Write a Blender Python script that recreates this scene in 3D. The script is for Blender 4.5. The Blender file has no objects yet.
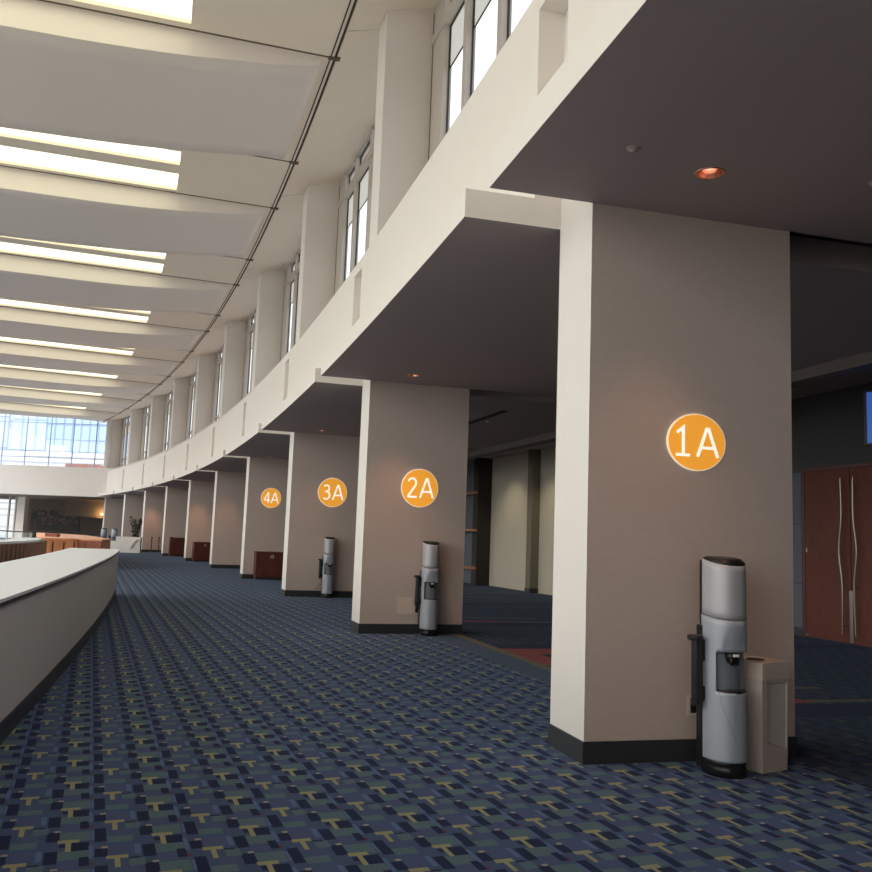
import bpy, bmesh, math, random
from mathutils import Matrix, Vector
random.seed(7)
sc = bpy.context.scene
COL = sc.collection
pi = math.pi

# ------------------------------------------------------------------ survey
# The concourse is a large arc.  dr = metres outward from the pillars' atrium
# faces, i = bay number (pillar k stands at i = k), z = height above carpet.
CX, CY, RP = -256.7211, -62.2591, 266.8646
TH0, DTH = 0.2617, 0.0312
HALF = 0.311                      # half thickness of a pillar
PL = 1.76                         # radial length of a pillar
H = 4.1675                        # gallery soffit
BAND = 0.241                      # lower edge band of the gallery
HI = HALF / (RP * DTH)            # half thickness in bays
OV = 0.8385
HC = 1.55
Z_SILL, Z_CAP0, Z_CAP = 6.09, 6.28, 6.45
ZC = 10.63                        # atrium ceiling
NB = 9

def P(dr, i, z=0.0):
    a = TH0 + i * DTH
    return Vector((CX + math.cos(a) * (RP + dr), CY + math.sin(a) * (RP + dr), z))

def ang(i):
    return TH0 + i * DTH

def frame(i, dr=0.0, z=0.0):
    return Matrix.Translation(P(dr, i, z)) @ Matrix.Rotation(ang(i), 4, 'Z')

# ------------------------------------------------------------------ materials
def nodes_of(m):
    m.use_nodes = True
    return m.node_tree.nodes, m.node_tree.links

def mat(name, col, rough=0.6, metal=0.0, noise=0.0, nscale=20.0, bump=0.0, bscale=200.0,
        spec=0.5, emit=None, estr=0.0, trans=0.0):
    m = bpy.data.materials.new(name)
    n, l = nodes_of(m)
    b = n['Principled BSDF']
    c = (*col, 1.0)
    b.inputs['Base Color'].default_value = c
    b.inputs['Roughness'].default_value = rough
    b.inputs['Metallic'].default_value = metal
    b.inputs['Specular IOR Level'].default_value = spec
    if trans:
        b.inputs['Transmission Weight'].default_value = trans
    if emit:
        b.inputs['Emission Color'].default_value = (*emit, 1.0)
        b.inputs['Emission Strength'].default_value = estr
    tc = n.new('ShaderNodeTexCoord')
    if noise:
        t = n.new('ShaderNodeTexNoise'); t.inputs['Scale'].default_value = nscale
        t.inputs['Detail'].default_value = 4
        l.new(tc.outputs['Object'], t.inputs['Vector'])
        r = n.new('ShaderNodeMapRange')
        r.inputs['To Min'].default_value = 1 - noise; r.inputs['To Max'].default_value = 1 + noise
        l.new(t.outputs['Fac'], r.inputs['Value'])
        mx = n.new('ShaderNodeVectorMath'); mx.operation = 'SCALE'
        mx.inputs[0].default_value = col
        l.new(r.outputs['Result'], mx.inputs['Scale'])
        l.new(mx.outputs['Vector'], b.inputs['Base Color'])
    if bump:
        t2 = n.new('ShaderNodeTexNoise'); t2.inputs['Scale'].default_value = bscale
        l.new(tc.outputs['Object'], t2.inputs['Vector'])
        bp = n.new('ShaderNodeBump'); bp.inputs['Strength'].default_value = bump
        bp.inputs['Distance'].default_value = 0.01
        l.new(t2.outputs['Fac'], bp.inputs['Height'])
        l.new(bp.outputs['Normal'], b.inputs['Normal'])
    return m

def fabric(name, col):
    """woven wall covering: fine horizontal and vertical threads"""
    m = mat(name, col, rough=0.9, spec=0.15)
    n, l = nodes_of(m); b = n['Principled BSDF']
    tc = n.new('ShaderNodeTexCoord')
    mp = n.new('ShaderNodeMapping'); mp.inputs['Scale'].default_value = (14, 14, 160)
    l.new(tc.outputs['Object'], mp.inputs['Vector'])
    t = n.new('ShaderNodeTexNoise'); t.inputs['Scale'].default_value = 1.0; t.inputs['Detail'].default_value = 3
    l.new(mp.outputs['Vector'], t.inputs['Vector'])
    r = n.new('ShaderNodeMapRange'); r.inputs['To Min'].default_value = 0.9; r.inputs['To Max'].default_value = 1.1
    l.new(t.outputs['Fac'], r.inputs['Value'])
    mx = n.new('ShaderNodeVectorMath'); mx.operation = 'SCALE'; mx.inputs[0].default_value = col
    l.new(r.outputs['Result'], mx.inputs['Scale']); l.new(mx.outputs['Vector'], b.inputs['Base Color'])
    return m

def wood(name, c1, c2, scale=(3, 3, 0.4), rough=0.4):
    m = mat(name, c1, rough=rough)
    n, l = nodes_of(m); b = n['Principled BSDF']
    tc = n.new('ShaderNodeTexCoord'); mp = n.new('ShaderNodeMapping')
    mp.inputs['Scale'].default_value = scale
    l.new(tc.outputs['Object'], mp.inputs['Vector'])
    t = n.new('ShaderNodeTexNoise'); t.inputs['Scale'].default_value = 6; t.inputs['Detail'].default_value = 6
    l.new(mp.outputs['Vector'], t.inputs['Vector'])
    r = n.new('ShaderNodeValToRGB')
    r.color_ramp.elements[0].color = (*c1, 1); r.color_ramp.elements[1].color = (*c2, 1)
    r.color_ramp.elements[0].position = 0.35; r.color_ramp.elements[1].position = 0.65
    l.new(t.outputs['Fac'], r.inputs['Fac']); l.new(r.outputs['Color'], b.inputs['Base Color'])
    return m

def glass(name, tint):
    m = bpy.data.materials.new(name)
    n, l = nodes_of(m)
    n.remove(n['Principled BSDF']); out = n['Material Output']
    tr = n.new('ShaderNodeBsdfTransparent'); tr.inputs['Color'].default_value = (*tint, 1)
    gl = n.new('ShaderNodeBsdfGlossy'); gl.inputs['Roughness'].default_value = 0.03
    fr = n.new('ShaderNodeFresnel'); fr.inputs['IOR'].default_value = 1.3
    mx = n.new('ShaderNodeMixShader')
    mx.inputs['Fac'].default_value = 0.05; n.remove(fr); l.new(tr.outputs['BSDF'], mx.inputs[1])
    l.new(gl.outputs['BSDF'], mx.inputs[2]); l.new(mx.outputs['Shader'], out.inputs['Surface'])
    return m

M = {}
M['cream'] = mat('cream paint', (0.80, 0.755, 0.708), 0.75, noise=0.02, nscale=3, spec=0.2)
M['white'] = mat('off white paint', (0.82, 0.775, 0.735), 0.75, noise=0.02, nscale=3, spec=0.2)
M['cap'] = mat('ledge paint', (0.66, 0.62, 0.57), 0.8, spec=0.2)
M['ceil'] = mat('warm ceiling paint', (0.88, 0.80, 0.69), 0.8, noise=0.02, nscale=2, spec=0.15)
M['belly'] = mat('ceiling panel plaster', (0.82, 0.765, 0.715), 0.85, noise=0.02, nscale=2, spec=0.15)
M['taupe'] = fabric('taupe wall fabric', (0.61, 0.51, 0.455))
M['fin'] = mat('pale fin paint', (0.74, 0.69, 0.64), 0.8, noise=0.02, nscale=3, spec=0.2)
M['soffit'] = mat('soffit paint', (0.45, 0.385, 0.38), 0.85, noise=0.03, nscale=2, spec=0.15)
M['bulkhead'] = mat('dark bulkhead paint', (0.17, 0.145, 0.135), 0.85)
M['base'] = mat('dark rubber base', (0.035, 0.037, 0.042), 0.45)
M['dark'] = mat('near black slot', (0.03, 0.025, 0.022), 0.7)
M['joint'] = mat('brown shadow joint', (0.13, 0.11, 0.085), 0.8)
M['bronze'] = mat('taupe window frame', (0.56, 0.51, 0.46), 0.5, metal=0.0)
M['gasket'] = mat('black window gasket', (0.03, 0.03, 0.03), 0.6)
M['blind'] = bpy.data.materials.new('roller blind cloth')
n_, l_ = nodes_of(M['blind']); n_.remove(n_['Principled BSDF'])
a_ = n_.new('ShaderNodeBsdfTranslucent'); a_.inputs['Color'].default_value = (0.90, 0.86, 0.76, 1)
b_ = n_.new('ShaderNodeBsdfDiffuse'); b_.inputs['Color'].default_value = (0.75, 0.72, 0.64, 1)
c_ = n_.new('ShaderNodeMixShader'); c_.inputs['Fac'].default_value = 0.25
l_.new(a_.outputs[0], c_.inputs[1]); l_.new(b_.outputs[0], c_.inputs[2]); l_.new(c_.outputs[0], n_['Material Output'].inputs['Surface'])
M['glass'] = glass('tinted glazing', (0.42, 0.45, 0.48))
M['clear'] = glass('clear glazing', (0.93, 0.96, 0.96))
M['farglass'] = glass('lightly tinted glazing', (0.66, 0.71, 0.76))
M['capwhite'] = mat('pale worktop laminate', (0.79, 0.82, 0.87), 0.4)
M['lowwall'] = fabric('grey taupe parapet cloth', (0.60, 0.57, 0.555))
M['silver'] = mat('silver cooler plastic', (0.42, 0.46, 0.52), 0.42, metal=0.1)
M['silver2'] = mat('pale silver cover plastic', (0.50, 0.50, 0.54), 0.38, metal=0.1)
M['black'] = mat('black plastic', (0.012, 0.012, 0.014), 0.35)
M['niche'] = mat('grey niche plastic', (0.22, 0.245, 0.275), 0.45)
M['chrome'] = mat('brushed chrome', (0.33, 0.30, 0.275), 0.33, metal=1.0)
M['copper'] = mat('copper reflector', (0.95, 0.52, 0.36), 0.22, metal=1.0)
M['lamp'] = mat('lamp glow', (1, 0.7, 0.5), 0.5, emit=(1.0, 0.60, 0.47), estr=1.1)
M['bin'] = mat('beige bin plastic', (0.56, 0.475, 0.43), 0.55, noise=0.04, nscale=12)
M['binpanel'] = mat('greyer bin panel', (0.55, 0.49, 0.46), 0.5)
M['binlid'] = mat('beige bin lid plastic', (0.64, 0.52, 0.465), 0.55)
M['orange'] = mat('orange sign face with added glow', (0.76, 0.33, 0.035), 0.5, emit=(0.80, 0.33, 0.035), estr=0.72)  # glow added to sign face, lettering and rim; no backlight known
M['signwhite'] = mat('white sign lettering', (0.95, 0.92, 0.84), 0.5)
M['signglow'] = mat('white lettering with added glow', (0.95, 0.92, 0.84), 0.5, emit=(1.0, 0.97, 0.90), estr=0.75)
M['signrim'] = mat('cream sign rim with added glow', (0.95, 0.85, 0.7), 0.5, emit=(1.0, 0.85, 0.62), estr=0.5)
M['cherry'] = wood('dark red cabinet wood', (0.095, 0.022, 0.015), (0.145, 0.034, 0.024), rough=0.45)
M['doorwood'] = wood('red brown door wood', (0.125, 0.026, 0.012), (0.165, 0.036, 0.018), scale=(4, 4, 0.5), rough=0.6)
M['deskwood'] = wood('orange desk wood', (0.74, 0.31, 0.14), (0.85, 0.40, 0.20), scale=(1, 1, 0.3))
M['desktop'] = wood('orange desk top wood', (0.85, 0.36, 0.17), (0.9, 0.45, 0.24), scale=(1, 1, 1))
M['deskend'] = wood('red desk end wood', (0.24, 0.065, 0.03), (0.30, 0.09, 0.045))
M['slat'] = wood('brown slat wood', (0.16, 0.085, 0.05), (0.24, 0.13, 0.08))
M['slatdark'] = mat('dark grey slat', (0.06, 0.06, 0.055), 0.6)
M['darkwall'] = mat('charcoal wall paint', (0.075, 0.074, 0.076), 0.8, noise=0.05, nscale=4)
M['greypanel'] = mat('blue grey wall panel', (0.13, 0.145, 0.17), 0.7)
M['creamwall'] = fabric('cream wall fabric', (0.60, 0.55, 0.45))
M['pilaster'] = fabric('olive wall fabric', (0.22, 0.20, 0.155))
M['rail'] = wood('orange wood rail', (0.40, 0.15, 0.06), (0.5, 0.2, 0.08))
M['lobby'] = mat('brown lobby wall', (0.22, 0.18, 0.155), 0.85)
M['plate'] = mat('tan cover plate', (0.74, 0.61, 0.51), 0.6)
M['post'] = mat('brown post enamel', (0.11, 0.06, 0.045), 0.45)
M['leaf'] = mat('dark green leaf', (0.035, 0.06, 0.025), 0.5, noise=0.3, nscale=6)
M['pot'] = mat('terracotta pot', (0.35, 0.20, 0.13), 0.7)
M['screen'] = mat('lit blue screen', (0.02, 0.04, 0.1), 0.3, emit=(0.08, 0.24, 0.95), estr=0.35)
M['sky panel'] = mat('skylight diffuser', (0.9, 0.88, 0.8), 0.8, emit=(1.0, 0.95, 0.66), estr=1.75)
M['amber'] = mat('amber lamp glass', (1, 0.6, 0.25), 0.5, emit=(1.0, 0.50, 0.14), estr=5.0)
M['plaza'] = mat('pale plaza paving', (0.36, 0.34, 0.31), 0.9, noise=0.05, nscale=0.3)
M['roofwhite'] = mat('white roof membrane', (0.85, 0.85, 0.87), 0.8)
M['tower'] = mat('pale blue curtain wall', (0.55, 0.70, 0.92), 0.5)
M['towergrid'] = mat('blue grey mullion', (0.36, 0.46, 0.66), 0.6)
M['pale tower'] = mat('very pale blue facade', (0.80, 0.90, 0.98), 0.6)
M['greytower'] = mat('grey concrete facade', (0.66, 0.70, 0.78), 0.8)
M['redbrick'] = mat('red brown brick', (0.40, 0.17, 0.14), 0.9)

# ---- carpet: rectangles of a woven repeat + bordered field behind the pillars
def carpet():
    m = bpy.data.materials.new('navy patterned carpet')
    n, l = nodes_of(m); b = n['Principled BSDF']
    b.inputs['Roughness'].default_value = 0.95
    b.inputs['Specular IOR Level'].default_value = 0.12
    b.inputs['Sheen Weight'].default_value = 0.06
    b.inputs['Sheen Roughness'].default_value = 0.5
    b.inputs['Sheen Tint'].default_value = (0.50, 0.68, 1.0, 1)
    geo = n.new('ShaderNodeNewGeometry')
    def math_(op, a, c=None, d=None):
        k = n.new('ShaderNodeMath'); k.operation = op
        for q, v in enumerate((a, c, d)):
            if v is None: continue
            if isinstance(v, (int, float)): k.inputs[q].default_value = v
            else: l.new(v, k.inputs[q])
        return k.outputs[0]
    def vec(op, a, v):
        k = n.new('ShaderNodeVectorMath'); k.operation = op
        l.new(a, k.inputs[0]); k.inputs[1].default_value = v
        return k
    O = (-1.32868519, 4.71581138, 0)
    q = vec('SUBTRACT', geo.outputs['Position'], O).outputs['Vector']
    dh = Vector((-0.36, 0.933, 0)).normalized(); ac = Vector((dh.y, -dh.x, 0))
    s = vec('DOT_PRODUCT', q, ac).outputs['Value']
    t = vec('DOT_PRODUCT', q, -dh).outputs['Value']
    PS, PT, S0, T0 = 0.444, 0.540, -0.111, -0.05
    sm = math_('ADD', math_('FLOORED_MODULO', math_('SUBTRACT', s, S0), PS), S0)
    tm = math_('ADD', math_('FLOORED_MODULO', math_('SUBTRACT', t, T0), PT), T0)
    # polar position for the bordered field
    C = n.new('ShaderNodeVectorMath'); C.operation = 'SUBTRACT'
    l.new(geo.outputs['Position'], C.inputs[0]); C.inputs[1].default_value = (CX, CY, 0)
    ln = n.new('ShaderNodeVectorMath'); ln.operation = 'LENGTH'; l.new(C.outputs[0], ln.inputs[0])
    dr = math_('SUBTRACT', ln.outputs['Value'], RP)
    sx = n.new('ShaderNodeSeparateXYZ'); l.new(C.outputs[0], sx.inputs[0])
    bay = math_('DIVIDE', math_('SUBTRACT', math_('ARCTAN2', sx.outputs[1], sx.outputs[0]), TH0), DTH)
    fr = math_('FLOORED_MODULO', bay, 1.0)
    def mask(u, a, c, w, d, e):
        return math_('MULTIPLY', math_('COMPARE', u, (a + c) / 2, (c - a) / 2),
                     math_('COMPARE', w, (d + e) / 2, (e - d) / 2))
    def rgb(c):
        k = n.new('ShaderNodeRGB'); k.outputs[0].default_value = (*c, 1); return k.outputs[0]
    def mix(f, a, c):
        k = n.new('ShaderNodeMix'); k.data_type = 'RGBA'
        if isinstance(f, (int, float)): k.inputs['Factor'].default_value = f
        else: l.new(f, k.inputs['Factor'])
        l.new(a, k.inputs[6]); l.new(c, k.inputs[7]); return k.outputs[2]
    slate = (0.050, 0.074, 0.145); green = (0.078, 0.124, 0.152); lav = (0.058, 0.076, 0.165)
    blue = (0.044, 0.080, 0.172); ltb = (0.080, 0.122, 0.26); navy = (0.009, 0.013, 0.050)
    tan = (0.255, 0.245, 0.14); tick = (0.28, 0.25, 0.23); red = (0.13, 0.025, 0.04)
    cl = {k: rgb(v) for k, v in dict(slate=slate, green=green, lav=lav, blue=blue, ltb=ltb, navy=navy,
                                     tan=tan, tick=tick, red=red).items()}
    R = [('green', -.05, .10, .395, .54), ('green', -.045, .09, .135, .265), ('lav', -.045, .05, .262, .385),
         ('navy', .012, .094, .024, .142), ('navy', -.042, -.010, .03, .085),
         ('navy', .050, .094, .235, .355), ('navy', -.106, -.043, .385, .530), ('navy', -.106, -.046, .130, .300),
         ('ltb', .092, .112, .085, .262), ('ltb', .105, .122, .40, .54),
         ('blue', .18, .30, .0, .10), ('lav', .172, .30, .10, .25), ('navy', .119, .178, .14, .255),
         ('navy', .119, .176, .370, .580), ('ltb', .302, .330, .11, .25), ('lav', .226, .312, .40, .54),
         ('green', .272, .345, .31, .405), ('green', .18, .30, -.03, .06), ('navy', .270, .322, .288, .31),
         ('red', .094, .112, .32, .352), ('tick', -.070, -.040, .362, .388), ('tick', .150, .180, .110, .138),
         ('tan', -.051, .050, -.026, .018), ('tan', -.014, .012, .01, .145),
         ('tan', .171, .270, .248, .292), ('tan', .207, .232, .28, .41)]
    colr = cl['slate']
    for k, a, c, d, e in R:
        for ds in (-PS, 0, PS):
            for dt in (-PT, 0, PT):
                a2, c2 = max(a + ds, S0), min(c + ds, S0 + PS)
                d2, e2 = max(d + dt, T0), min(e + dt, T0 + PT)
                if c2 - a2 > 1e-4 and e2 - d2 > 1e-4:
                    colr = mix(mask(sm, a2, c2, tm, d2, e2), colr, cl[k])
    # bordered field under the gallery
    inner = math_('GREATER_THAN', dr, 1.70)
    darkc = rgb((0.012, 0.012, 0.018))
    colr = mix(math_('MULTIPLY', inner, 0.70), colr, darkc)  # darker inner carpet, with the gallery's shade mixed into its colour too
    band = rgb((0.060, 0.080, 0.115)); tan2 = rgb((0.15, 0.12, 0.06)); red2 = rgb((0.26, 0.050, 0.025)); nv = rgb((0.012, 0.014, 0.03))
    colr = mix(mask(dr, 1.14, 1.56, bay, 0.30, 0.97), colr, band)
    def put(c, a0, a1, f0, f1):
        nonlocal colr
        colr = mix(mask(dr, a0, a1, fr, f0, f1), colr, c)
    put(nv, 1.56, 9, .13, .205); put(nv, 1.72, 9, .735, .80)
    put(red2, 1.72, 3.3, .545, .735); put(tan2, 1.72, 3.3, .535, .548); put(nv, 2.1, 2.4, .60, .66); put(tan2, 2.35, 2.5, .58, .60)
    put(tan2, 1.72, 6, .215, .232); put(red2, 1.72, 3.6, .212, .240); put(tan2, 1.72, 4.4, .312, .325); put(red2, 1.72, 3.2, .425, .438)
    colr = mix(mask(dr, 1.56, 1.72, bay, .48, .97), colr, tan2)
    # pile noise
    ns = n.new('ShaderNodeTexNoise'); ns.inputs['Scale'].default_value = 260; ns.inputs['Detail'].default_value = 2
    l.new(geo.outputs['Position'], ns.inputs['Vector'])
    mr = n.new('ShaderNodeMapRange'); mr.inputs['To Min'].default_value = 0.72; mr.inputs['To Max'].default_value = 1.28
    l.new(ns.outputs['Fac'], mr.inputs['Value'])
    sv = n.new('ShaderNodeVectorMath'); sv.operation = 'SCALE'
    l.new(colr, sv.inputs[0]); l.new(mr.outputs['Result'], sv.inputs['Scale'])
    l.new(sv.outputs['Vector'], b.inputs['Base Color'])
    return m
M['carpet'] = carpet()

# ------------------------------------------------------------------ mesh tools
def link(name, bm, mats, parent=None, smooth=False, loc=None):
    me = bpy.data.meshes.new(name)
    bmesh.ops.recalc_face_normals(bm, faces=bm.faces)
    bm.to_mesh(me); bm.free()
    for m in (mats if isinstance(mats, (list, tuple)) else [mats]):
        me.materials.append(m)
    if smooth:
        for p in me.polygons: p.use_smooth = True
    o = bpy.data.objects.new(name, me); COL.objects.link(o)
    if parent is not None: o.parent = parent
    return o

def thing(name, label, cat, mw, group=None):
    o = bpy.data.objects.new(name, None); COL.objects.link(o)
    o.matrix_world = mw
    o.empty_display_size = 0.1
    o['label'] = label; o['category'] = cat
    if group: o['group'] = group
    return o

def tag(o, label, cat, group=None):
    o['label'] = label; o['category'] = cat
    if group: o['group'] = group
    return o

def struct(name, bm, m, parent=None, smooth=False):
    o = link(name, bm, m, parent, smooth)
    o['kind'] = 'structure'
    return o

def copy_tree(o, parent=None):
    c = o.copy(); COL.objects.link(c)
    if parent is not None: c.parent = parent
    for ch in list(o.children): copy_tree(ch, c)
    return c

def box(bm, x0, x1, y0, y1, z0, z1, mi=0, bev=0.0):
    v = [bm.verts.new(p) for p in ((x0, y0, z0), (x1, y0, z0), (x1, y1, z0), (x0, y1, z0),
                                   (x0, y0, z1), (x1, y0, z1), (x1, y1, z1), (x0, y1, z1))]
    f = [bm.faces.new([v[k] for k in q]) for q in ((0, 3, 2, 1), (4, 5, 6, 7), (0, 1, 5, 4), (1, 2, 6, 5), (2, 3, 7, 6), (3, 0, 4, 7))]
    for q in f: q.material_index = mi
    if bev:
        es = list({e for q in f for e in q.edges})
        bmesh.ops.bevel(bm, geom=es, offset=bev, segments=2, profile=0.6, affect='EDGES', clamp_overlap=True)
    return f

def arcbox(bm, dr0, dr1, i0, i1, z0, z1, n=None, mi=0, mfun=None, zin=None, zout=None):
    """solid following the arc.  zin/zout: (z0,z1) overrides at dr0 / dr1."""
    if n is None: n = max(1, int(math.ceil((i1 - i0) * 8)))
    za = zin or (z0, z1); zb = zout or (z0, z1)
    rings = []
    for k in range(n + 1):
        i = i0 + (i1 - i0) * k / n
        rings.append([bm.verts.new(P(dr0, i, za[0])), bm.verts.new(P(dr1, i, zb[0])),
                      bm.verts.new(P(dr1, i, zb[1])), bm.verts.new(P(dr0, i, za[1]))])
    fs = []
    names = ('bottom', 'outer', 'top', 'inner')
    for k in range(n):
        a, b = rings[k], rings[k + 1]
        for j in range(4):
            f = bm.faces.new((a[j], a[(j + 1) % 4], b[(j + 1) % 4], b[j])); f.material_index = mi
            if mfun: f.material_index = mfun(names[j])
    for r, nm in ((rings[0], 'near'), (rings[-1], 'far')):
        f = bm.faces.new(r); f.material_index = mi
        if mfun: f.material_index = mfun(nm)

def tube(bm, pts, r, n=8, mi=0, cap=True):
    pts = [Vector(p) for p in pts]; rings = []
    for k, p in enumerate(pts):
        d = (pts[min(k + 1, len(pts) - 1)] - pts[max(k - 1, 0)]).normalized()
        a = d.orthogonal().normalized() if abs(d.z) > 0.95 else d.cross(Vector((0, 0, 1))).normalized()
        if abs(d.z) > 0.95: a = Vector((1, 0, 0)) - d * d.x; a.normalize()
        b = d.cross(a)
        rr = r[k] if isinstance(r, (list, tuple)) else r
        rings.append([bm.verts.new(p + (a * math.cos(2 * pi * j / n) + b * math.sin(2 * pi * j / n)) * rr) for j in range(n)])
    for a, b in zip(rings, rings[1:]):
        for j in range(n):
            bm.faces.new((a[j], a[(j + 1) % n], b[(j + 1) % n], b[j])).material_index = mi
    if cap:
        bm.faces.new(rings[0][::-1]).material_index = mi; bm.faces.new(rings[-1]).material_index = mi

def lathe(bm, prof, n=32, c=(0, 0, 0), mi=0, cap0=True, cap1=True):
    rings = [[bm.verts.new((c[0] + r * math.cos(2 * pi * j / n), c[1] + r * math.sin(2 * pi * j / n), c[2] + z)) for j in range(n)] for r, z in prof]
    for a, b in zip(rings, rings[1:]):
        for j in range(n):
            bm.faces.new((a[j], a[(j + 1) % n], b[(j + 1) % n], b[j])).material_index = mi
    if cap0: bm.faces.new(rings[0][::-1]).material_index = mi
    if cap1: bm.faces.new(rings[-1]).material_index = mi

def NB_(): return bmesh.new()

# ------------------------------------------------------------------ floor
bm = NB_()
def floor_patch(d0, d1, i0, i1, n):
    ra = [[bm.verts.new(P(d, i0 + (i1 - i0) * k / n, zz)) for d, zz in ((d0, 0), (d1, 0), (d1, -.35), (d0, -.35))] for k in range(n + 1)]
    for a, b in zip(ra, ra[1:]):
        for j in range(4): bm.faces.new((a[j], a[(j + 1) % 4], b[(j + 1) % 4], b[j]))
    bm.faces.new(ra[0]); bm.faces.new(ra[-1])
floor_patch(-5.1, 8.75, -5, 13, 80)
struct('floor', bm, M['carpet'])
bm = NB_()
ring = [P(-5.11, 1.93, 0), P(-5.11, 13, 0), P(-40, 13, 0), P(-40, 1.93, 0)]
t_ = [bm.verts.new(p) for p in ring]; b_ = [bm.verts.new(p - Vector((0, 0, .35))) for p in ring]
bm.faces.new(t_); bm.faces.new(b_[::-1])
for k in range(4): bm.faces.new((t_[k], t_[(k + 1) % 4], b_[(k + 1) % 4], b_[k]))
struct('floor', bm, M['carpet'])
bm = NB_()
arcbox(bm, -60, -4.9, -7, 2.6, -5.2, -5.0)
struct('floor', bm, M['plaza'])

# ------------------------------------------------------------------ pillars
def make_pillar(k):
    root = thing('pillar', '', 'pillar', frame(k), 'taupe pillars along the curved concourse')
    b = NB_(); box(b, 0, PL, -HALF, HALF, 0, H + BAND)
    for f in b.faces:
        if f.calc_center_median().x < 1e-4: f.material_index = 1
    link('shaft', b, [M['taupe'], M['white']], root)
    b = NB_()
    v = [b.verts.new(p) for p in ((0, -HALF, H + BAND), (.95, -HALF, H + BAND), (.95, HALF, H + BAND), (0, HALF, H + BAND),
                                  (0, -HALF, 10.80), (.95, -HALF, 11.05), (.95, HALF, 11.05), (0, HALF, 10.80))]
    for q in ((0, 3, 2, 1), (4, 5, 6, 7), (0, 1, 5, 4), (1, 2, 6, 5), (2, 3, 7, 6), (3, 0, 4, 7)): b.faces.new([v[j] for j in q])
    for f in b.faces:
        if f.calc_center_median().x < 1e-4: f.material_index = 1
    link('upper_fin', b, [M['fin'], M['white']], root)
    b = NB_(); e = .012
    box(b, -e, PL + e, -HALF - e, HALF + e, 0.0, .157, bev=.004)
    link('baseboard', b, M['base'], root)
    return root
PILL = ['nearest and largest taupe pillar, carrying the orange 1A sign',
        'second taupe pillar, carrying the orange 2A sign above a water cooler',
        'third taupe pillar, carrying the orange 3A sign above a water cooler',
        'fourth taupe pillar, carrying the orange 4A sign above a red-brown cabinet',
        'bare taupe pillar just beyond the 4A pillar, nothing standing before it',
        'taupe pillar beyond the bare one, a red-brown cabinet hiding its base',
        'taupe pillar with a framed red-brown cabinet before it, second cabinet from the far end',
        'taupe pillar behind the pair of thin brown posts',
        'far taupe pillar behind the potted plant and white low wall',
        'farthest taupe pillar, beside the two distant water coolers']
pillars = [make_pillar(0)]
pillars[0]['label'] = PILL[0]
for k in range(1, 10):
    c = copy_tree(pillars[0]); c.matrix_world = frame(k); c['label'] = PILL[k]; pillars.append(c)
# one pillar stands behind the camera too: it shades the near bay as in the place
c = copy_tree(pillars[0]); c.matrix_world = frame(-1); del c['label']; del c['category']; del c['group']; c['kind'] = 'structure'

# ------------------------------------------------------------------ gallery slabs, one per bay, with a hole for the downlight
DL_DR, DL_OFF, DL_R = 0.53, -0.13, 0.085
def slab(k):
    b = NB_(); i0, i1 = k + HI, k + 1 - HI
    c0, c1 = k + 1 + DL_OFF - .016, k + 1 + DL_OFF + .016
    d0, d1 = DL_DR - .133, DL_DR + .133
    ib = sorted([i0 + (c0 - i0) * j / 6 for j in range(6)] + [c0, c1, (c1 + i1) / 2, i1])
    db = [-OV, d0, d1, PL, 5.45]
    V = {}
    def vt(d, i, z):
        kk = (round(d, 4), round(i, 6), round(z, 4))
        if kk not in V: V[kk] = b.verts.new(P(d, i, z))
        return V[kk]
    for a, c in zip(ib, ib[1:]):
        for e, f in zip(db, db[1:]):
            if abs(a - c0) < 1e-9 and abs(e - d0) < 1e-9: continue
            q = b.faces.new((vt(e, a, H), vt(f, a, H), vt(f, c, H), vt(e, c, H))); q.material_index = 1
    # hole: square to circle
    ctr = P(DL_DR, k + 1 + DL_OFF, H); n = 32
    R_ = Matrix.Rotation(ang(k + 1 + DL_OFF), 3, 'Z')
    sq, ci, up = [], [], []
    for j in range(n):
        a = 2 * pi * j / n + pi / 4
        ca, sa = math.cos(a), math.sin(a); m_ = max(abs(ca), abs(sa))
        fx, fy = ca / m_, sa / m_
        sq.append(b.verts.new(P(DL_DR + .133 * fx, k + 1 + DL_OFF + .016 * fy, H)))
        ci.append(b.verts.new(ctr + R_ @ Vector((ca, sa, 0)) * DL_R))
        up.append(b.verts.new(ctr + R_ @ Vector((ca, sa, 0)) * DL_R + Vector((0, 0, .2))))
    for j in range(n):
        j2 = (j + 1) % n
        b.faces.new((sq[j], sq[j2], ci[j2], ci[j])).material_index = 1
        b.faces.new((ci[j], ci[j2], up[j2], up[j])).material_index = 1
    b.faces.new(up).material_index = 1
    bmesh.ops.remove_doubles(b, verts=b.verts, dist=1e-4)
    ZT = H + BAND
    for a, c in zip(ib, ib[1:]):
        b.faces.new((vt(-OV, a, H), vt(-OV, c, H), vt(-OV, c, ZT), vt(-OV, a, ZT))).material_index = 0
        b.faces.new((vt(5.45, a, H), vt(5.45, c, H), vt(5.45, c, ZT), vt(5.45, a, ZT))).material_index = 1
        b.faces.new((vt(-OV, a, ZT), vt(-OV, c, ZT), vt(5.45, c, ZT), vt(5.45, a, ZT))).material_index = 0
    for i in (i0, i1):
        for e, f in zip(db, db[1:]):
            b.faces.new((vt(e, i, H), vt(f, i, H), vt(f, i, ZT), vt(e, i, ZT))).material_index = 0 if f <= PL + .01 else 1  # end faces past the pillar take the soffit tone, low light put into colour
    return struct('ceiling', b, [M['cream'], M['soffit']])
BAYS = list(range(-2, 9))
for k in BAYS: slab(k)
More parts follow.
